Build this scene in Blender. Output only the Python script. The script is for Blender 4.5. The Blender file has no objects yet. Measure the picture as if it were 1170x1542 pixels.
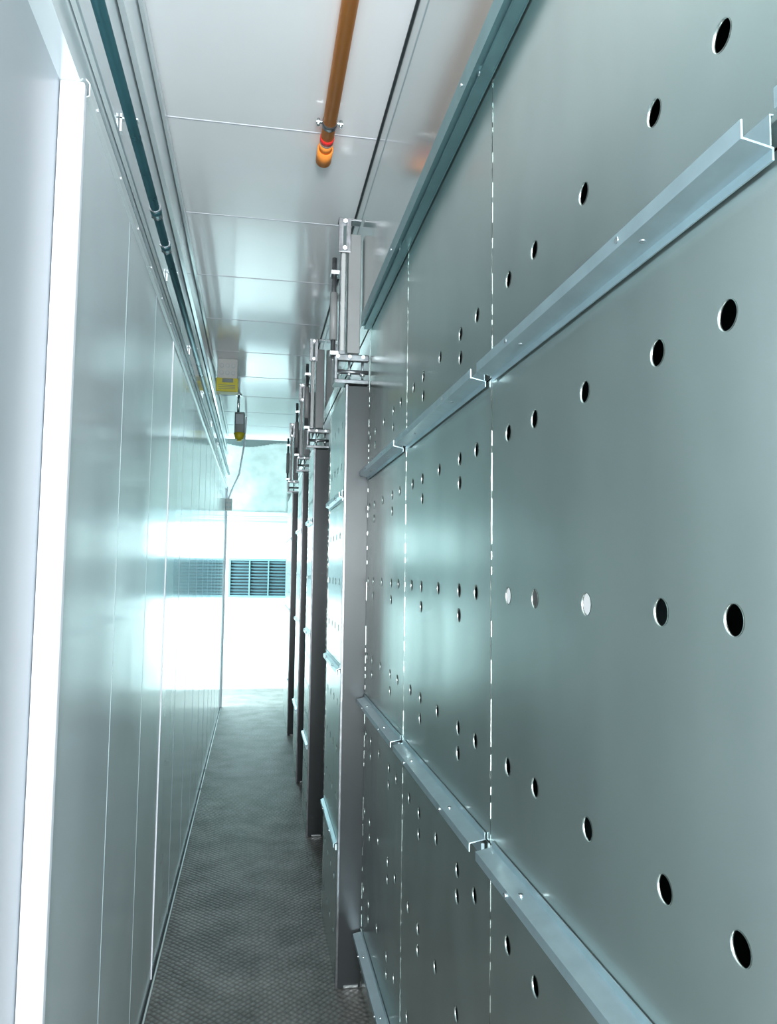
import bpy, bmesh, math, random
from mathutils import Vector, Matrix
random.seed(4)
sc = bpy.context.scene
EYE = 1.6
# ------------------------------------------------------------------ materials
def mat(name, col, rough=0.4, metal=0.0, nscale=6.0, namp=0.06, bump=0.0, bscale=40.0, coat=0.0, ramp=None, stretch=(1,1,1), rvar=0.02, spec=0.5):
    m = bpy.data.materials.new(name); m.use_nodes = True
    nt = m.node_tree; n = nt.nodes; l = nt.links
    b = n['Principled BSDF']
    b.inputs['Metallic'].default_value = metal
    b.inputs['Coat Weight'].default_value = coat
    b.inputs['Coat Roughness'].default_value = 0.08
    b.inputs['Specular IOR Level'].default_value = spec
    mp = n.new('ShaderNodeMapping')
    mp.inputs['Scale'].default_value = stretch
    geo = n.new('ShaderNodeNewGeometry')
    l.new(geo.outputs['Position'], mp.inputs['Vector'])
    no = n.new('ShaderNodeTexNoise'); no.inputs['Scale'].default_value = nscale; no.inputs['Detail'].default_value = 6
    l.new(mp.outputs[0], no.inputs['Vector'])
    r = n.new('ShaderNodeValToRGB')
    r.color_ramp.elements[0].position = 0.3; r.color_ramp.elements[1].position = 0.7
    lo = [max(0, c*(1-namp)) for c in col]; hi = [min(1, c*(1+namp)) for c in col]
    r.color_ramp.elements[0].color = (*lo, 1); r.color_ramp.elements[1].color = (*hi, 1)
    l.new(no.outputs['Fac'], r.inputs[0]); l.new(r.outputs[0], b.inputs['Base Color'])
    mr = n.new('ShaderNodeMapRange'); mr.inputs['To Min'].default_value = max(0.02, rough-rvar); mr.inputs['To Max'].default_value = rough+rvar
    l.new(no.outputs['Fac'], mr.inputs['Value']); l.new(mr.outputs[0], b.inputs['Roughness'])
    if bump > 0:
        n2 = n.new('ShaderNodeTexNoise'); n2.inputs['Scale'].default_value = bscale; n2.inputs['Detail'].default_value = 0.5
        l.new(mp.outputs[0], n2.inputs['Vector'])
        bp = n.new('ShaderNodeBump'); bp.inputs['Strength'].default_value = bump; bp.inputs['Distance'].default_value = 0.01
        l.new(n2.outputs['Fac'], bp.inputs['Height']); l.new(bp.outputs[0], b.inputs['Normal'])
    return m

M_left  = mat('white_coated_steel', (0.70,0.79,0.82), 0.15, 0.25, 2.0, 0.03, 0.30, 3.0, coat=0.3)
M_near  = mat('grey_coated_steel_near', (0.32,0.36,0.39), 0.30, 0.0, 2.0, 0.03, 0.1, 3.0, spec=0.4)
M_seam  = mat('panel_joint_sealant', (0.34,0.42,0.45), 0.4, 0.0, 5, 0.05)
M_white = mat('white_paint_edge', (0.72,0.74,0.80), 0.6, 0.0, 5, 0.02, spec=0.2)
M_ceil  = mat('ceiling_coated_steel', (0.88,0.91,0.93), 0.17, 0.0, 1.5, 0.03, 0.16, 2.5, coat=0.4)
M_bulk  = mat('bulkhead_coated_steel', (0.58,0.63,0.62), 0.17, 0.90, 1.5, 0.03, 0.03, 2.5)
M_galv  = mat('galvanized_panel', (0.60,0.675,0.645), 0.235, 0.95, 7.0, 0.07, 0.55, 3.2, rvar=0.025, stretch=(1,1,0.45))
M_rail  = mat('zinc_rail', (0.54,0.69,0.74), 0.30, 0.82, 20, 0.06, 0.05, 60)
M_chan  = mat('teal_zinc_channel', (0.20,0.36,0.38), 0.35, 0.75, 15, 0.08)
M_cond  = mat('conduit_steel', (0.06,0.17,0.20), 0.28, 0.75, 10, 0.1)
M_trim  = mat('cove_trim_steel', (0.70,0.78,0.80), 0.28, 0.3, 4, 0.04)
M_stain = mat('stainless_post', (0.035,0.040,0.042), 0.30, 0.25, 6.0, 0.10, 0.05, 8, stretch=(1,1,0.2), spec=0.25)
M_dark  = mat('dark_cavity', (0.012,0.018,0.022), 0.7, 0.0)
M_gap   = mat('black_sealant', (0.02,0.03,0.035), 0.6, 0.0)
M_bolt  = mat('bright_fastener', (0.75,0.8,0.82), 0.25, 1.0)
M_lip   = mat('sheared_edge_zinc', (0.20,0.23,0.225), 0.35, 0.9, 90, 0.9)
M_rim   = mat('punched_rim_zinc', (0.22,0.25,0.25), 0.35, 0.9, 90, 0.3)
M_or    = mat('orange_pipe_plastic', (1.0,0.32,0.06), 0.5, 0.0, 12, 0.04, spec=0.2)
M_red   = mat('red_band_print', (0.80,0.03,0.03), 0.4)
M_yel   = mat('yellow_label', (0.50,0.46,0.02), 0.4)
M_plas  = mat('offwhite_plastic', (0.48,0.50,0.49), 0.4)
M_pgrey = mat('grey_guide_housing', (0.27,0.28,0.28), 0.4)
M_grey  = mat('dark_housing', (0.08,0.12,0.12), 0.4)
M_iron  = mat('linkage_steel', (0.18,0.19,0.20), 0.3, 0.8, 30, 0.3)
M_foil  = mat('crinkled_foil', (0.24,0.28,0.275), 0.5, 0.2, 8, 0.12, 0.25, 9)
M_end   = mat('far_wall_paint', (0.9,0.93,0.94), 0.5, 0.0, 4, 0.02)
M_louv  = mat('louver_aluminium', (0.14,0.25,0.29), 0.45, 0.3, 10, 0.05)

def floor_mat():
    m = bpy.data.materials.new('tread_plate_floor'); m.use_nodes = True
    nt = m.node_tree; n = nt.nodes; l = nt.links; b = n['Principled BSDF']
    geo = n.new('ShaderNodeNewGeometry')
    mp = n.new('ShaderNodeMapping'); mp.inputs['Rotation'].default_value = (0,0,math.radians(45)); mp.inputs['Scale'].default_value=(1,1,1)
    l.new(geo.outputs['Position'], mp.inputs['Vector'])
    vo = n.new('ShaderNodeTexVoronoi'); vo.inputs['Scale'].default_value = 46; vo.inputs['Randomness'].default_value = 0.25
    l.new(mp.outputs[0], vo.inputs['Vector'])
    no = n.new('ShaderNodeTexNoise'); no.inputs['Scale'].default_value = 5; no.inputs['Detail'].default_value = 9
    l.new(geo.outputs['Position'], no.inputs['Vector'])
    r = n.new('ShaderNodeValToRGB')
    r.color_ramp.elements[0].position=0.35; r.color_ramp.elements[0].color=(0.16,0.163,0.152,1)
    r.color_ramp.elements[1].position=0.7; r.color_ramp.elements[1].color=(0.31,0.308,0.288,1)
    l.new(no.outputs['Fac'], r.inputs[0])
    r2 = n.new('ShaderNodeValToRGB')
    r2.color_ramp.elements[0].position=0.15; r2.color_ramp.elements[0].color=(1,1,1,1)
    r2.color_ramp.elements[1].position=0.55; r2.color_ramp.elements[1].color=(0.5,0.5,0.5,1)
    l.new(vo.outputs['Distance'], r2.inputs[0])
    mx = n.new('ShaderNodeMixRGB'); mx.blend_type='MULTIPLY'; mx.inputs[0].default_value=0.9
    l.new(r.outputs[0], mx.inputs[1]); l.new(r2.outputs[0], mx.inputs[2]); l.new(mx.outputs[0], b.inputs['Base Color'])
    b.inputs['Metallic'].default_value=0.2; b.inputs['Roughness'].default_value=0.5
    bp = n.new('ShaderNodeBump'); bp.invert=True; bp.inputs['Strength'].default_value=0.9; bp.inputs['Distance'].default_value=0.006
    l.new(vo.outputs['Distance'], bp.inputs['Height']); l.new(bp.outputs[0], b.inputs['Normal'])
    return m
M_floor = floor_mat()

# ------------------------------------------------------------------ mesh builder
class MB:
    def __init__(s, name): s.name=name; s.bm=bmesh.new(); s.mats=[]
    def mi(s, m):
        if m not in s.mats: s.mats.append(m)
        return s.mats.index(m)
    def box(s, x0,x1,y0,y1,z0,z1, m, bev=0.0, rot=None):
        z0+=EYE; z1+=EYE
        r = bmesh.ops.create_cube(s.bm, size=1.0)
        vs = r['verts']
        c = Vector(((x0+x1)/2,(y0+y1)/2,(z0+z1)/2)); d = Vector((abs(x1-x0),abs(y1-y0),abs(z1-z0)))
        for v in vs:
            v.co = Vector((v.co.x*d.x, v.co.y*d.y, v.co.z*d.z))
            if rot: v.co = rot @ v.co
            v.co += c
        fs = set(f for v in vs for f in v.link_faces)
        i = s.mi(m)
        for f in fs: f.material_index=i
        if bev>0:
            es = list(set(e for v in vs for e in v.link_edges))
            o = bmesh.ops.bevel(s.bm, geom=es, offset=bev, segments=2, profile=0.5, affect='EDGES')
            for f in o['faces']: f.material_index=i
    def cyl(s, p0, p1, r, m, seg=20, r2=None):
        p0=Vector(p0)+Vector((0,0,EYE)); p1=Vector(p1)+Vector((0,0,EYE)); d=p1-p0
        q = d.to_track_quat('Z','Y').to_matrix().to_4x4()
        o = bmesh.ops.create_cone(s.bm, cap_ends=True, segments=seg, radius1=r, radius2=r if r2 is None else r2, depth=d.length, matrix=Matrix.Translation((p0+p1)/2)@q)
        i=s.mi(m)
        for f in set(f for v in o['verts'] for f in v.link_faces):
            f.material_index=i; f.smooth = len(f.verts)==4
    def prism(s, prof, y0, y1, m):
        i=s.mi(m)
        a=[s.bm.verts.new((x,y0,z+EYE)) for x,z in prof]; b=[s.bm.verts.new((x,y1,z+EYE)) for x,z in prof]
        n=len(prof)
        for k in range(n):
            f=s.bm.faces.new((a[k],a[(k+1)%n],b[(k+1)%n],b[k])); f.material_index=i
        for f in (s.bm.faces.new(a), s.bm.faces.new(list(reversed(b)))): f.material_index=i
    def sheet(s, line, y0, y1, t, m):
        L=[Vector(p) for p in line]; off=[]
        for k,p in enumerate(L):
            ns=[]
            if k>0: d=(p-L[k-1]).normalized(); ns.append(Vector((-d.y,d.x)))
            if k<len(L)-1: d=(L[k+1]-p).normalized(); ns.append(Vector((-d.y,d.x)))
            nn=sum(ns,Vector((0,0))).normalized(); off.append(p+nn*t/max(0.5,nn.dot(ns[0])))
        for k in range(len(L)-1):
            s.prism([tuple(L[k]),tuple(L[k+1]),tuple(off[k+1]),tuple(off[k])], y0,y1,m)
    def done(s, parent=None):
        bmesh.ops.recalc_face_normals(s.bm, faces=s.bm.faces)
        me=bpy.data.meshes.new(s.name); s.bm.to_mesh(me); s.bm.free()
        for m in s.mats: me.materials.append(m)
        o=bpy.data.objects.new(s.name, me); sc.collection.objects.link(o)
        if parent: o.parent=parent
        return o

def perforated(name, X, y0,y1,z0,z1, holes, r=0.0155, m=M_galv, t=0.0008):
    cu=bpy.data.curves.new(name+'_c','CURVE'); cu.dimensions='2D'; cu.fill_mode='BOTH'; cu.extrude=t/2
    def spl(pts):
        sp=cu.splines.new('POLY'); sp.points.add(len(pts)-1)
        for k,(a,b) in enumerate(pts): sp.points[k].co=(a,b,0,1)
        sp.use_cyclic_u=True
    n=46
    L=[(y0+random.uniform(-0.0006,0.0010),z0+(z1-z0)*k/n) for k in range(n+1)]
    Rr=[(y1+random.uniform(-0.0010,0.0006),z1-(z1-z0)*k/n) for k in range(n+1)]
    spl(list(reversed(L))+list(reversed(Rr)))
    for (hy,hz) in holes:
        spl([(hy+r*math.cos(2*math.pi*k/28), hz+r*math.sin(2*math.pi*k/28)) for k in range(28)])
    tmp=bpy.data.objects.new('tmp',cu); sc.collection.objects.link(tmp)
    dg=bpy.context.evaluated_depsgraph_get(); me=bpy.data.meshes.new_from_object(tmp.evaluated_get(dg))
    bpy.data.objects.remove(tmp)
    for v in me.vertices:
        a,b,c=v.co; v.co=(X+c, a, b+EYE)
    bm=bmesh.new(); bm.from_mesh(me)
    for (hy,hz) in holes:
        N=28; R=[]
        for k in range(N):
            a=2*math.pi*k/N; ca,sa=math.cos(a),math.sin(a)
            R.append([bm.verts.new((X+dx,hy+rr*ca,hz+rr*sa+EYE)) for dx,rr in ((-0.0010,r+0.0004),(-0.0010,r-0.0003),(0.0025,r-0.0003))])
        for k in range(N):
            A=R[k];B=R[(k+1)%N]
            for j in range(2):
                f=bm.faces.new((A[j],B[j],B[j+1],A[j+1])); f.material_index=2; f.smooth=True
    def lip(ya,yb,za,zb):
        m_=60
        for q in range(m_):
            if random.random()<0.55: continue
            a0=za+(zb-za)*q/m_; a1=za+(zb-za)*(q+1)/m_; w=random.uniform(0.4,1.3)
            o=bmesh.ops.create_cube(bm,size=1.0)
            for v in o['verts']: v.co=Vector((X-0.0005+v.co.x*0.0010,(ya+yb)/2+v.co.y*(yb-ya)*w,(a0+a1)/2+EYE+v.co.z*(a1-a0)))
            for f in set(f for v in o['verts'] for f in v.link_faces): f.material_index=1
    lip(y0,y0+0.0010,z0,z1); lip(y1-0.0010,y1,z0,z1)
    bmesh.ops.recalc_face_normals(bm, faces=bm.faces)
    me2=bpy.data.meshes.new(name); bm.to_mesh(me2); bm.free()
    me2.materials.clear(); me2.materials.append(m); me2.materials.append(M_lip); me2.materials.append(M_rim)
    o=bpy.data.objects.new(name,me2); sc.collection.objects.link(o)
    return o

YEND=10.5; YB=-1.6; HC=1.58; XL=-0.355; XR=0.44; H0=-EYE
# ------------------------------------------------------------------ shell
f=MB('floor'); f.box(-2.2,0.9,YB-0.1,YEND+0.1,H0-0.1,H0,M_floor); f.done()
c=MB('ceiling')
c.box(-2.2,0.9,YB-0.1,YEND+0.1,HC,HC+0.1,M_ceil)
c.done()
tr=MB('trim_ceiling_joint')
k=-4
while True:
    y=(1.689+0.4635*k)*HC; k+=1
    if y>9.4: break
    if y<YB+0.1: continue
    tr.box(XL+0.001,0.399,y-0.0025,y+0.0025,HC-0.0015,HC,M_white)
    tr.box(XL+0.001,0.399,y+0.0025,y+0.005,HC-0.001,HC,M_seam)
tr.done()
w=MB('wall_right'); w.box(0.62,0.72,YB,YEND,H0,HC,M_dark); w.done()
w=MB('wall_back'); w.box(-0.5,0.62,YB-0.1,YB,H0,HC,M_end); w.done()
w=MB('wall_far'); w.box(-2.2,0.62,YEND,YEND+0.1,H0,HC,M_end); w.done()
w=MB('wall_side_room'); w.box(-2.2,-2.1,8.0,YEND,H0,HC,M_end); w.box(-2.1,XL-0.06,8.0,8.05,H0,HC,M_end); w.done()

w=MB('wall_left')
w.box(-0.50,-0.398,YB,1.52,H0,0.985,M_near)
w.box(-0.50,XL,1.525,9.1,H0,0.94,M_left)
w.box(-0.50,XL-0.004,YB,9.1,0.94,HC,M_left)
w.done()
t=MB('trim_left_wall_end_cap')
t.box(-0.397,XL+0.004,1.500,1.524,H0,0.94,M_white,0.004)
t.done()
t=MB('trim_left_wall_joints')
y=2.08
while y<9.0:
    t.box(XL-0.001,XL+0.0006,y-0.0035,y+0.0015,H0+0.01,0.93,M_seam)
    t.box(XL-0.001,XL+0.0004,y+0.0015,y+0.003,H0+0.01,0.93,M_white)
    y+=0.56
t.box(XL-0.001,XL+0.003,3.185,3.193,H0+0.01,0.93,M_white,0.0005)
t.done()
t=MB('trim_left_cornice')
t.sheet([(XL,0.925),(XL+0.008,0.93),(XL+0.008,0.955),(XL,0.965)],1.53,9.1,0.002,M_trim)
t.sheet([(XL,1.02),(XL+0.005,1.03),(XL+0.005,1.045),(XL,1.05)],YB+0.01,9.1,0.002,M_left)
t.sheet([(XL,1.33),(XL+0.014,1.335),(XL+0.014,1.36),(XL,1.37)],YB+0.01,9.1,0.002,M_left)
t.sheet([(XL,1.54),(XL+0.010,1.545),(XL+0.012,1.575)],YB+0.01,9.1,0.002,M_left)
y=1.6
while y<9:
    t.cyl((XL+0.008,y,0.943),(XL+0.0105,y,0.943),0.003,M_white,10)
    t.cyl((XL,y+0.15,1.20),(XL+0.002,y+0.15,1.20),0.003,M_white,10)
    y+=0.28
t.done()
b=MB('baseboard_left')
b.box(XL,XL+0.006,1.53,9.1,H0,H0+0.012,M_gap); b.box(XL,XL+0.012,1.53,9.1,H0,H0+0.004,M_trim)
b.done()
cd=MB('conduit_pipe')
cx,cz=XL+0.027,1.09
cd.cyl((cx,YB+0.02,cz),(cx,9.0,cz),0.0135,M_cond)
for y in (2.36,2.62):
    cd.cyl((cx,y-0.02,cz),(cx,y+0.02,cz),0.0175,M_cond); cd.cyl((cx,y-0.028,cz),(cx,y-0.02,cz),0.019,M_iron,6); cd.cyl((cx,y+0.02,cz),(cx,y+0.028,cz),0.019,M_iron,6)
for y in (0.6,1.9,2.9,3.9,4.9,5.9,6.9,7.9):
    cd.box(XL-0.002,cx+0.014,y-0.008,y+0.008,cz+0.012,cz+0.016,M_trim); cd.box(XL-0.002,XL+0.003,y-0.008,y+0.008,cz-0.02,cz+0.025,M_left)
cd.done()

# ------------------------------------------------------------------ right wall panels
W=0.845; Y0=0.548; offs=[0.10,0.23,0.4225,0.615,0.745]
ZL=[H0+0.003,-1.386,-0.499,0.372,0.988]
rows=[[],[-0.633,-0.925,-1.215],[0.248,-0.042,-0.336],[0.53]]
for ci in range(-2,3):
    ya=Y0+ci*W+0.0016; yb=Y0+(ci+1)*W-0.0016
    if ci==2: yb=3.028
    for ri in range(4):
        hs=[]
        for z in rows[ri]:
            for j,o in enumerate(offs):
                hs.append((ya+o,z))
                if ci>=1 and j in (1,3): hs.append((ya+o,z-0.054))
        hs=[h for h in hs if h[0]<yb-0.02]
        perforated('perforated_metal_panel', XR, ya,yb,ZL[ri]+0.0015,ZL[ri+1]-0.0015,hs)
def rails(X, y0,y1, z, name='support_rail', P=0.032):
    r=MB(name); up = z>0
    if up:
        r.sheet([(X-0.002,z-0.012),(X-0.002,z),(X-P,z+0.006),(X-P,z+0.022)],y0,y1,0.002,M_rail)
        r.sheet([(X-0.002,z+0.03),(X-0.006,z+0.030),(X-0.006,z+0.001)],y0,y1,0.0015,M_rail)
    else:
        r.sheet([(X-0.002,z+0.012),(X-0.002,z),(X-P,z-0.006),(X-P,z-0.022)],y0,y1,0.002,M_rail)
        r.box(X-0.008,X-0.002,y0,y1,z-0.03,z-0.008,M_rail)
    n=max(2,int((y1-y0)/0.4))
    for k in range(n):
        y=y0+(k+0.5)*(y1-y0)/n
        s=1 if up else -1
        r.cyl((X-0.018,y,z+s*0.003-0.003),(X-0.018,y,z+s*0.003+0.003),0.004,M_bolt,10)
        r.cyl((X-P-0.003,y+0.03,z+s*0.014),(X-P+0.001,y+0.03,z+s*0.014),0.004,M_bolt,10)
    return r.done()
for ci in range(-2,3):
    ya=Y0+ci*W+0.025; yb=Y0+(ci+1)*W-0.018
    if ci==2: yb=3.02
    for z in ZL[1:4]: rails(XR-0.002,ya,yb,z)
ch=MB('trim_top_channel')
ch.sheet([(XR-0.003,0.975),(XR-0.003,0.992),(0.402,0.992),(0.402,1.035)],YB+0.01,3.02,0.002,M_chan)
ch.box(0.412,0.436,YB+0.01,3.02,0.978,0.985,M_chan)
y=-0.2
while y<3:
    ch.cyl((0.397,y,1.015),(0.402,y,1.015),0.004,M_bolt,10); y+=0.84
for ci in (1,2): ch.cyl((XR-0.01,Y0+ci*W,0.985),(XR-0.03,Y0+ci*W,0.985),0.006,M_bolt,10)
ch.done()
w=MB('wall_right_bulkhead'); w.box(0.405,0.62,YB,YEND,0.997,HC,M_bulk); w.done()
t=MB('trim_bulkhead_seal')
t.box(0.400,0.405,YB+0.01,9.5,HC-0.010,HC-0.001,M_gap)
t.box(0.403,0.405,YB+0.01,9.5,1.47,1.473,M_seam)
t.done()

# ------------------------------------------------------------------ projecting cabinets
def cabinet(y0,y1,top=0.745):
    E=bpy.data.objects.new('perforated_cabinet',None); sc.collection.objects.link(E)
    X=0.345
    b=MB('post_frame')
    b.box(X+0.004,XR+0.005,y0,y0+0.02,H0+0.001,top,M_stain,0.002)
    b.box(X-0.002,X+0.007,y0-0.003,y0+0.008,H0+0.001,top+0.004,M_iron,0.001)
    b.box(X-0.001,X+0.010,y1-0.010,y1,H0+0.001,top,M_iron,0.001)
    b.box(X+0.004,0.6,y0+0.02,y1,top-0.01,top,M_stain)
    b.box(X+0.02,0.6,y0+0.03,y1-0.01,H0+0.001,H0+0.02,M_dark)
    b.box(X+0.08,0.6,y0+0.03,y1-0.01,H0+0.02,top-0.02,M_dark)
    b.box(X+0.004,0.6,y1-0.006,y1,H0+0.001,top,M_stain)
    b.box(X+0.03,XR-0.01,y0-0.003,y0+0.001,H0+0.003,H0+0.012,M_bolt)
    b.done(E)
    zl=[H0+0.003,-1.06,-0.39,0.29,top]
    for r in range(4):
        hs=[]
        for fy in (0.2,0.42,0.62,0.84):
            n=3 if r in(1,2) else 2
            for kk in range(n):
                hs.append((y0+fy*(y1-y0), zl[r]+(zl[r+1]-zl[r])*(kk+0.8)/(n+0.6)))
        p=perforated('perforated_face',X,y0+0.012,y1-0.012,zl[r]+0.002,zl[r+1]-0.002,hs,0.014); p.parent=E
    for z in zl[1:4]:
        o=rails(X-0.001,y0+0.02,y1-0.02,z,'face_rail',0.016); o.parent=E
    x=0.325; y=y0+0.01
    L=MB('top_bracket')
    L.box(x-0.025,XR-0.004,y-0.02,y+0.01,0.846,0.872,M_iron,0.004)
    L.box(x-0.030,XR-0.004,y-0.02,y+0.06,0.752,0.768,M_iron,0.002)
    L.cyl((x-0.02,y-0.012,0.80),(XR-0.006,y-0.012,0.80),0.009,M_iron)
    for xx in (x-0.018,x+0.03,x+0.085):
        L.cyl((xx,y-0.034,0.859),(xx,y-0.018,0.859),0.008,M_bolt,6)
        L.cyl((xx,y-0.012,0.768),(xx,y-0.012,0.846),0.005,M_bolt)
        L.cyl((xx,y-0.012,0.785),(xx,y-0.012,0.795),0.011,M_bolt,6)
    L.box(x-0.032,x-0.018,y-0.028,y+0.002,0.765,0.86,M_iron,0.003)
    L.done(E)
cabs=[(3.035,3.66),(4.72,5.18),(5.9,6.45),(7.55,8.6)]
for a,b_ in cabs: cabinet(a,b_)
prev=[3.66,5.18,6.45,8.6]; nxt=[4.72,5.9,7.55,YEND-0.01]
for a,b_ in zip(prev,nxt):
    zl=[H0+0.003,-1.386,-0.499,0.372,0.99]
    for r in range(4):
        hs=[(a+0.12+0.22*i, (zl[r]+zl[r+1])/2+dz) for i in range(int((b_-a-0.1)/0.22)) for dz in ((-0.28,0,0.28) if 0<r<3 else (0,))]
        perforated('perforated_metal_panel',XR,a+0.004,b_-0.004,zl[r]+0.0015,zl[r+1]-0.0015,hs)
w=MB('upper_closure_panel')
for a,b_ in cabs: w.box(XR,XR+0.01,a,b_,0.75,0.99,M_ceil)
w.done()

# ------------------------------------------------------------------ damper linkages above each cabinet
def linkage(y):
    L=MB('damper_linkage')
    x=0.325
    L.box(0.346,0.398,y-0.01,y+0.05,0.88,1.38,M_pgrey,0.004)
    L.box(x-0.012,x+0.014,y+0.0,y+0.03,0.875,1.40,M_iron,0.003)
    L.box(x-0.006,x+0.007,y-0.004,y+0.001,0.89,1.30,M_plas,0.001)
    L.box(x-0.022,x+0.030,y-0.012,y-0.005,1.30,1.445,M_iron,0.002)
    L.box(x-0.003,x+0.010,y-0.014,y-0.011,1.325,1.41,M_grey)
    L.box(x-0.022,0.398,y-0.010,y+0.04,1.437,1.445,M_iron,0.001)
    for z in (1.315,1.428): L.cyl((x+0.004,y-0.022,z),(x+0.004,y-0.010,z),0.010,M_bolt,6)
    L.cyl((x-0.03,y+0.06,0.875),(x-0.03,y+0.06,1.30),0.010,M_iron)
    L.cyl((x-0.03,y+0.06,0.95),(x-0.03,y+0.06,1.15),0.016,M_pgrey)
    L.box(x-0.045,x-0.005,y+0.025,y+0.08,1.22,1.235,M_bolt); L.box(x-0.045,x-0.005,y+0.025,y+0.08,0.88,0.895,M_bolt)
    L.done()
for a,_ in cabs: linkage(a+0.01)

# ------------------------------------------------------------------ orange pipe
p=MB('orange_sprinkler_pipe')
px,pz=0.215,1.545
p.cyl((px,YB+0.02,pz),(px,2.625,pz),0.0235,M_or,32)
p.cyl((px,2.625,pz),(px,2.652,pz),0.025,M_red,32)
p.cyl((px,2.652,pz),(px,2.665,pz),0.0238,M_plas,32)
p.cyl((px,2.665,pz),(px,2.705,pz),0.0245,M_or,32)
p.cyl((px,2.705,pz),(px,2.79,pz),0.029,M_or,32)
p.cyl((px,2.53,pz),(px,2.555,pz),0.0265,M_iron,32)
p.box(px-0.047,px+0.047,2.536,2.549,pz-0.003,pz+0.003,M_bolt,0.001)
for s in (-1,1): p.cyl((px+s*0.039,2.5425,pz-0.012),(px+s*0.039,2.5425,pz+0.012),0.006,M_bolt,6)
p.cyl((px,2.5425,pz+0.02),(px,2.5425,HC),0.005,M_bolt)
p.done()

# ------------------------------------------------------------------ ceiling devices
d=MB('ceiling_socket_box')
y=5.8; x=-0.244
d.box(x-0.075,x+0.075,y,y+0.10,1.43,HC,M_plas,0.006)
for i in (-1,0,1):
    for j in (0,1):
        d.cyl((x+i*0.043,y-0.006,1.47+j*0.055),(x+i*0.043,y+0.002,1.47+j*0.055),0.016,M_seam,20)
        d.cyl((x+i*0.043,y-0.008,1.47+j*0.055),(x+i*0.043,y-0.004,1.47+j*0.055),0.012,M_plas,20)
d.box(x-0.082,x+0.082,y-0.01,y+0.11,1.325,1.43,M_yel,0.005)
d.box(x-0.035,x+0.045,y-0.013,y-0.009,1.395,1.425,M_grey)
for k in range(3): d.box(x-0.065,x+0.06,y-0.012,y-0.009,1.345+k*0.013,1.349+k*0.013,M_grey)
d.done()
d=MB('pendant_warning_beacon')
y=7.0; x=-0.172
d.cyl((x-0.015,y,1.40),(x-0.015,y,HC),0.012,M_bolt)
d.cyl((x-0.015,y,HC-0.012),(x-0.015,y,HC),0.03,M_bolt)
d.box(x-0.045,x+0.045,y-0.04,y+0.04,1.22,1.41,M_grey,0.008)
d.box(x-0.035,x+0.035,y-0.045,y-0.038,1.30,1.39,M_seam,0.002)
d.cyl((x,y,1.165),(x,y,1.225),0.035,M_yel,20,0.052)
d.cyl((x,y,1.15),(x,y,1.165),0.02,M_yel,20)
d.done()
d=MB('ceiling_cable_run')
pts=[(-0.13,8.0,1.57),(-0.15,8.2,1.3),(-0.2,8.6,1.05),(-0.29,9.0,0.9),(-0.325,9.0,0.8)]
for a,b_ in zip(pts[:-1],pts[1:]): d.cyl(a,b_,0.010,M_white,12)
d.box(-0.355,-0.28,8.95,9.05,0.66,0.80,M_plas,0.006)
for j in range(2):
    for i in range(2): d.cyl((-0.335+i*0.035,8.944,0.70+j*0.05),(-0.335+i*0.035,8.951,0.70+j*0.05),0.012,M_seam,12)
d.done()

# ------------------------------------------------------------------ far end
bm=bmesh.new(); nx,ny=36,30
V=[]
for i in range(nx+1):
    row=[]
    for j in range(ny+1):
        u=i/nx; v=j/ny
        xx=-0.6+1.0*u; yy=9.55+0.80*v**0.8; zz=HC-0.02-0.80*v**1.3
        n=random.uniform(-1,1)*0.002+0.014*math.sin(u*9+v*3)*math.sin(v*6)
        row.append(bm.verts.new((xx,yy+n,min(zz+n,HC-0.006)+EYE)))
    V.append(row)
for i in range(nx):
    for j in range(ny):
        bm.faces.new((V[i][j],V[i+1][j],V[i+1][j+1],V[i][j+1])).smooth=True
me=bpy.data.meshes.new('foil_insulation_sheet'); bm.to_mesh(me); bm.free(); me.materials.append(M_foil)
o=bpy.data.objects.new('foil_insulation_sheet',me); sc.collection.objects.link(o)
sm=o.modifiers.new('thick','SOLIDIFY'); sm.thickness=0.004
t=MB('trim_ceiling_end')
for k in range(20):
    xa=-0.5+0.045*k; dz=0.035*math.sin(k*0.28+2.6)
    t.box(xa,xa+0.046,9.46,9.50,HC-0.055+dz,HC,M_grey)
t.done()
g=MB('far_wall_ledge')
g.box(-2.0,0.43,10.36,10.5,0.70,0.76,M_seam,0.005); g.box(-2.0,0.43,10.42,10.5,0.60,0.63,M_seam,0.004)
g.cyl((-2.0,10.38,0.66),(0.43,10.38,0.66),0.015,M_trim)
g.done()
lv=MB('window_louver')
x0,x1,z0,z1=-0.32,0.44,-0.36,0.10
yy=10.44
for (a,b_,c0,c1) in ((x0-0.03,x1,z1,z1+0.03),(x0-0.03,x1,z0-0.03,z0),(x0-0.03,x0,z0,z1),(x1-0.03,x1,z0,z1)):
    lv.box(a,b_,yy,10.5,c0,c1,M_louv,0.003)
for xm in (x0+0.25,x0+0.5): lv.box(xm-0.008,xm+0.008,yy,10.5,z0,z1,M_louv,0.002)
lv.box(x0,x1-0.03,10.49,10.5,z0,z1,M_dark)
n=11
R=Matrix.Rotation(math.radians(-35),3,'X')
for k in range(n):
    z=z0+(k+0.5)*(z1-z0)/n
    lv.box(x0,x1-0.03,10.45,10.485,z-0.002,z+0.002,M_louv,0,R)
lv.done()
t=MB('trim_side_door_frame'); t.box(XL-0.02,XL+0.02,9.1,9.16,H0,0.95,M_white,0.004); t.done()

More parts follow.
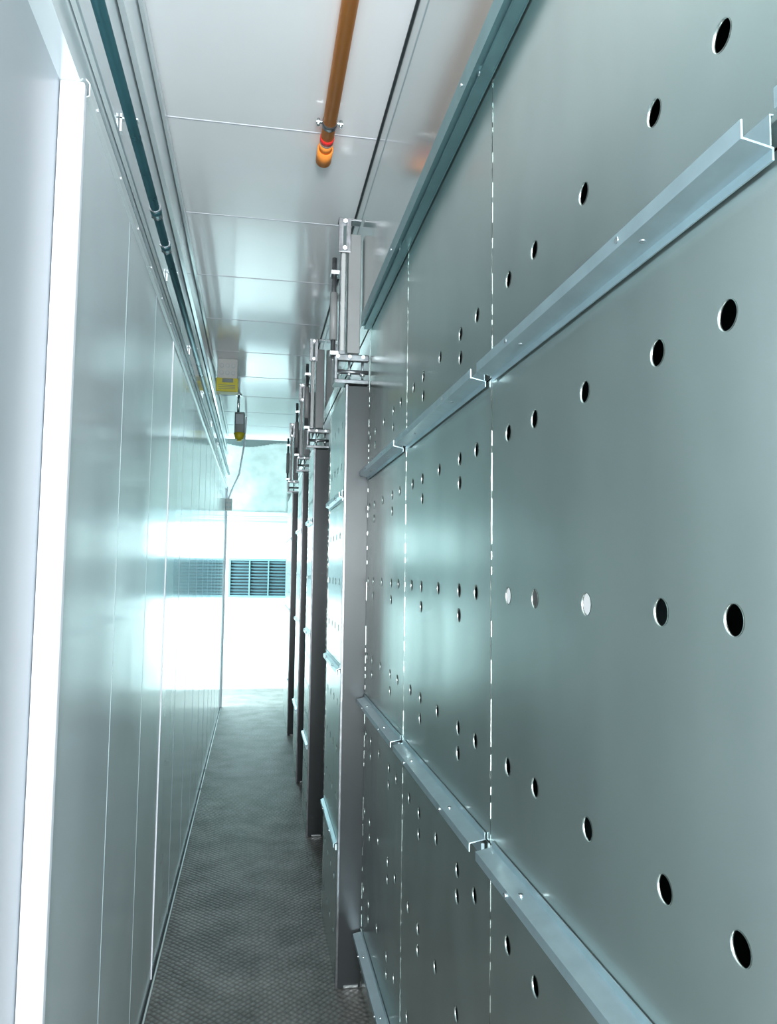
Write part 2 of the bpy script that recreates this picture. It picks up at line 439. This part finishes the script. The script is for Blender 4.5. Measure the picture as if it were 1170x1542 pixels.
# ------------------------------------------------------------------ added glow discs that make two holes look bright
s=MB('added_hole_glow')
em=bpy.data.materials.new('hole_glow'); em.use_nodes=True
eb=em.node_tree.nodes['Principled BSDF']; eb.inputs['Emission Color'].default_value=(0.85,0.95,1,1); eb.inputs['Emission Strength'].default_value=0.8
s.box(0.52,0.61,0.95,1.55,-0.09,0.0,M_grey); s.box(0.56,0.61,1.2,1.25,H0,-0.09,M_grey)  # invented housing and stand carrying the glow discs
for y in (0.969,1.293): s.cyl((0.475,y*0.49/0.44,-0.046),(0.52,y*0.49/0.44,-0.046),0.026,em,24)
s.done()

# ------------------------------------------------------------------ lights
def area(name, loc, tgt, sx, sy, power, col):
    L=bpy.data.lights.new(name,'AREA'); L.shape='RECTANGLE'; L.size=sx; L.size_y=sy; L.energy=power; L.color=col
    o=bpy.data.objects.new(name,L); sc.collection.objects.link(o); o.location=loc
    o.rotation_euler=(Vector(tgt)-Vector(loc)).to_track_quat('-Z','Y').to_euler(); return o
area('side_room_light',(-1.6,9.3,1.5),(0.1,10.4,1.1),1.2,2.2,245,(0.74,0.97,1.0))
area('near_up_fill',(0.0,-1.0,1.9),(0.0,2.2,2.9),0.6,0.6,57,(0.96,0.975,1.0))  # added fill, aimed up to brighten the ceiling
area('rear_fill',(0.05,-1.5,1.5),(0.0,3,1.8),0.7,2.6,124,(0.96,0.985,1.0))  # added soft fill behind the camera for the near end
wd=bpy.data.worlds.new('world'); sc.world=wd; wd.use_nodes=True
wd.node_tree.nodes['Background'].inputs[0].default_value=(0.6,0.75,0.8,1); wd.node_tree.nodes['Background'].inputs[1].default_value=0.3

# ------------------------------------------------------------------ camera
roll=0.0133; th=math.radians(4.36); ps=math.radians(9.83)
def wd_dir(u,v,f):
    u1=u*math.cos(roll)-v*math.sin(roll); v1=u*math.sin(roll)+v*math.cos(roll)
    F=f*math.cos(th)-v1*math.sin(th); Z=f*math.sin(th)+v1*math.cos(th)
    return Vector((u1*math.cos(ps)+F*math.sin(ps), -u1*math.sin(ps)+F*math.cos(ps), Z))
r=wd_dir(1,0,0); up=wd_dir(0,1,0); bk=-wd_dir(0,0,1)
cam=bpy.data.cameras.new('camera'); co=bpy.data.objects.new('camera',cam); sc.collection.objects.link(co)
M=Matrix((( r.x,up.x,bk.x,0),(r.y,up.y,bk.y,0),(r.z,up.z,bk.z,EYE),(0,0,0,1)))
co.matrix_world=M
cam.sensor_fit='HORIZONTAL'; cam.sensor_width=36; cam.lens=36*1150/1170; cam.clip_start=0.02
sc.camera=co
sc.view_settings.view_transform='Standard'
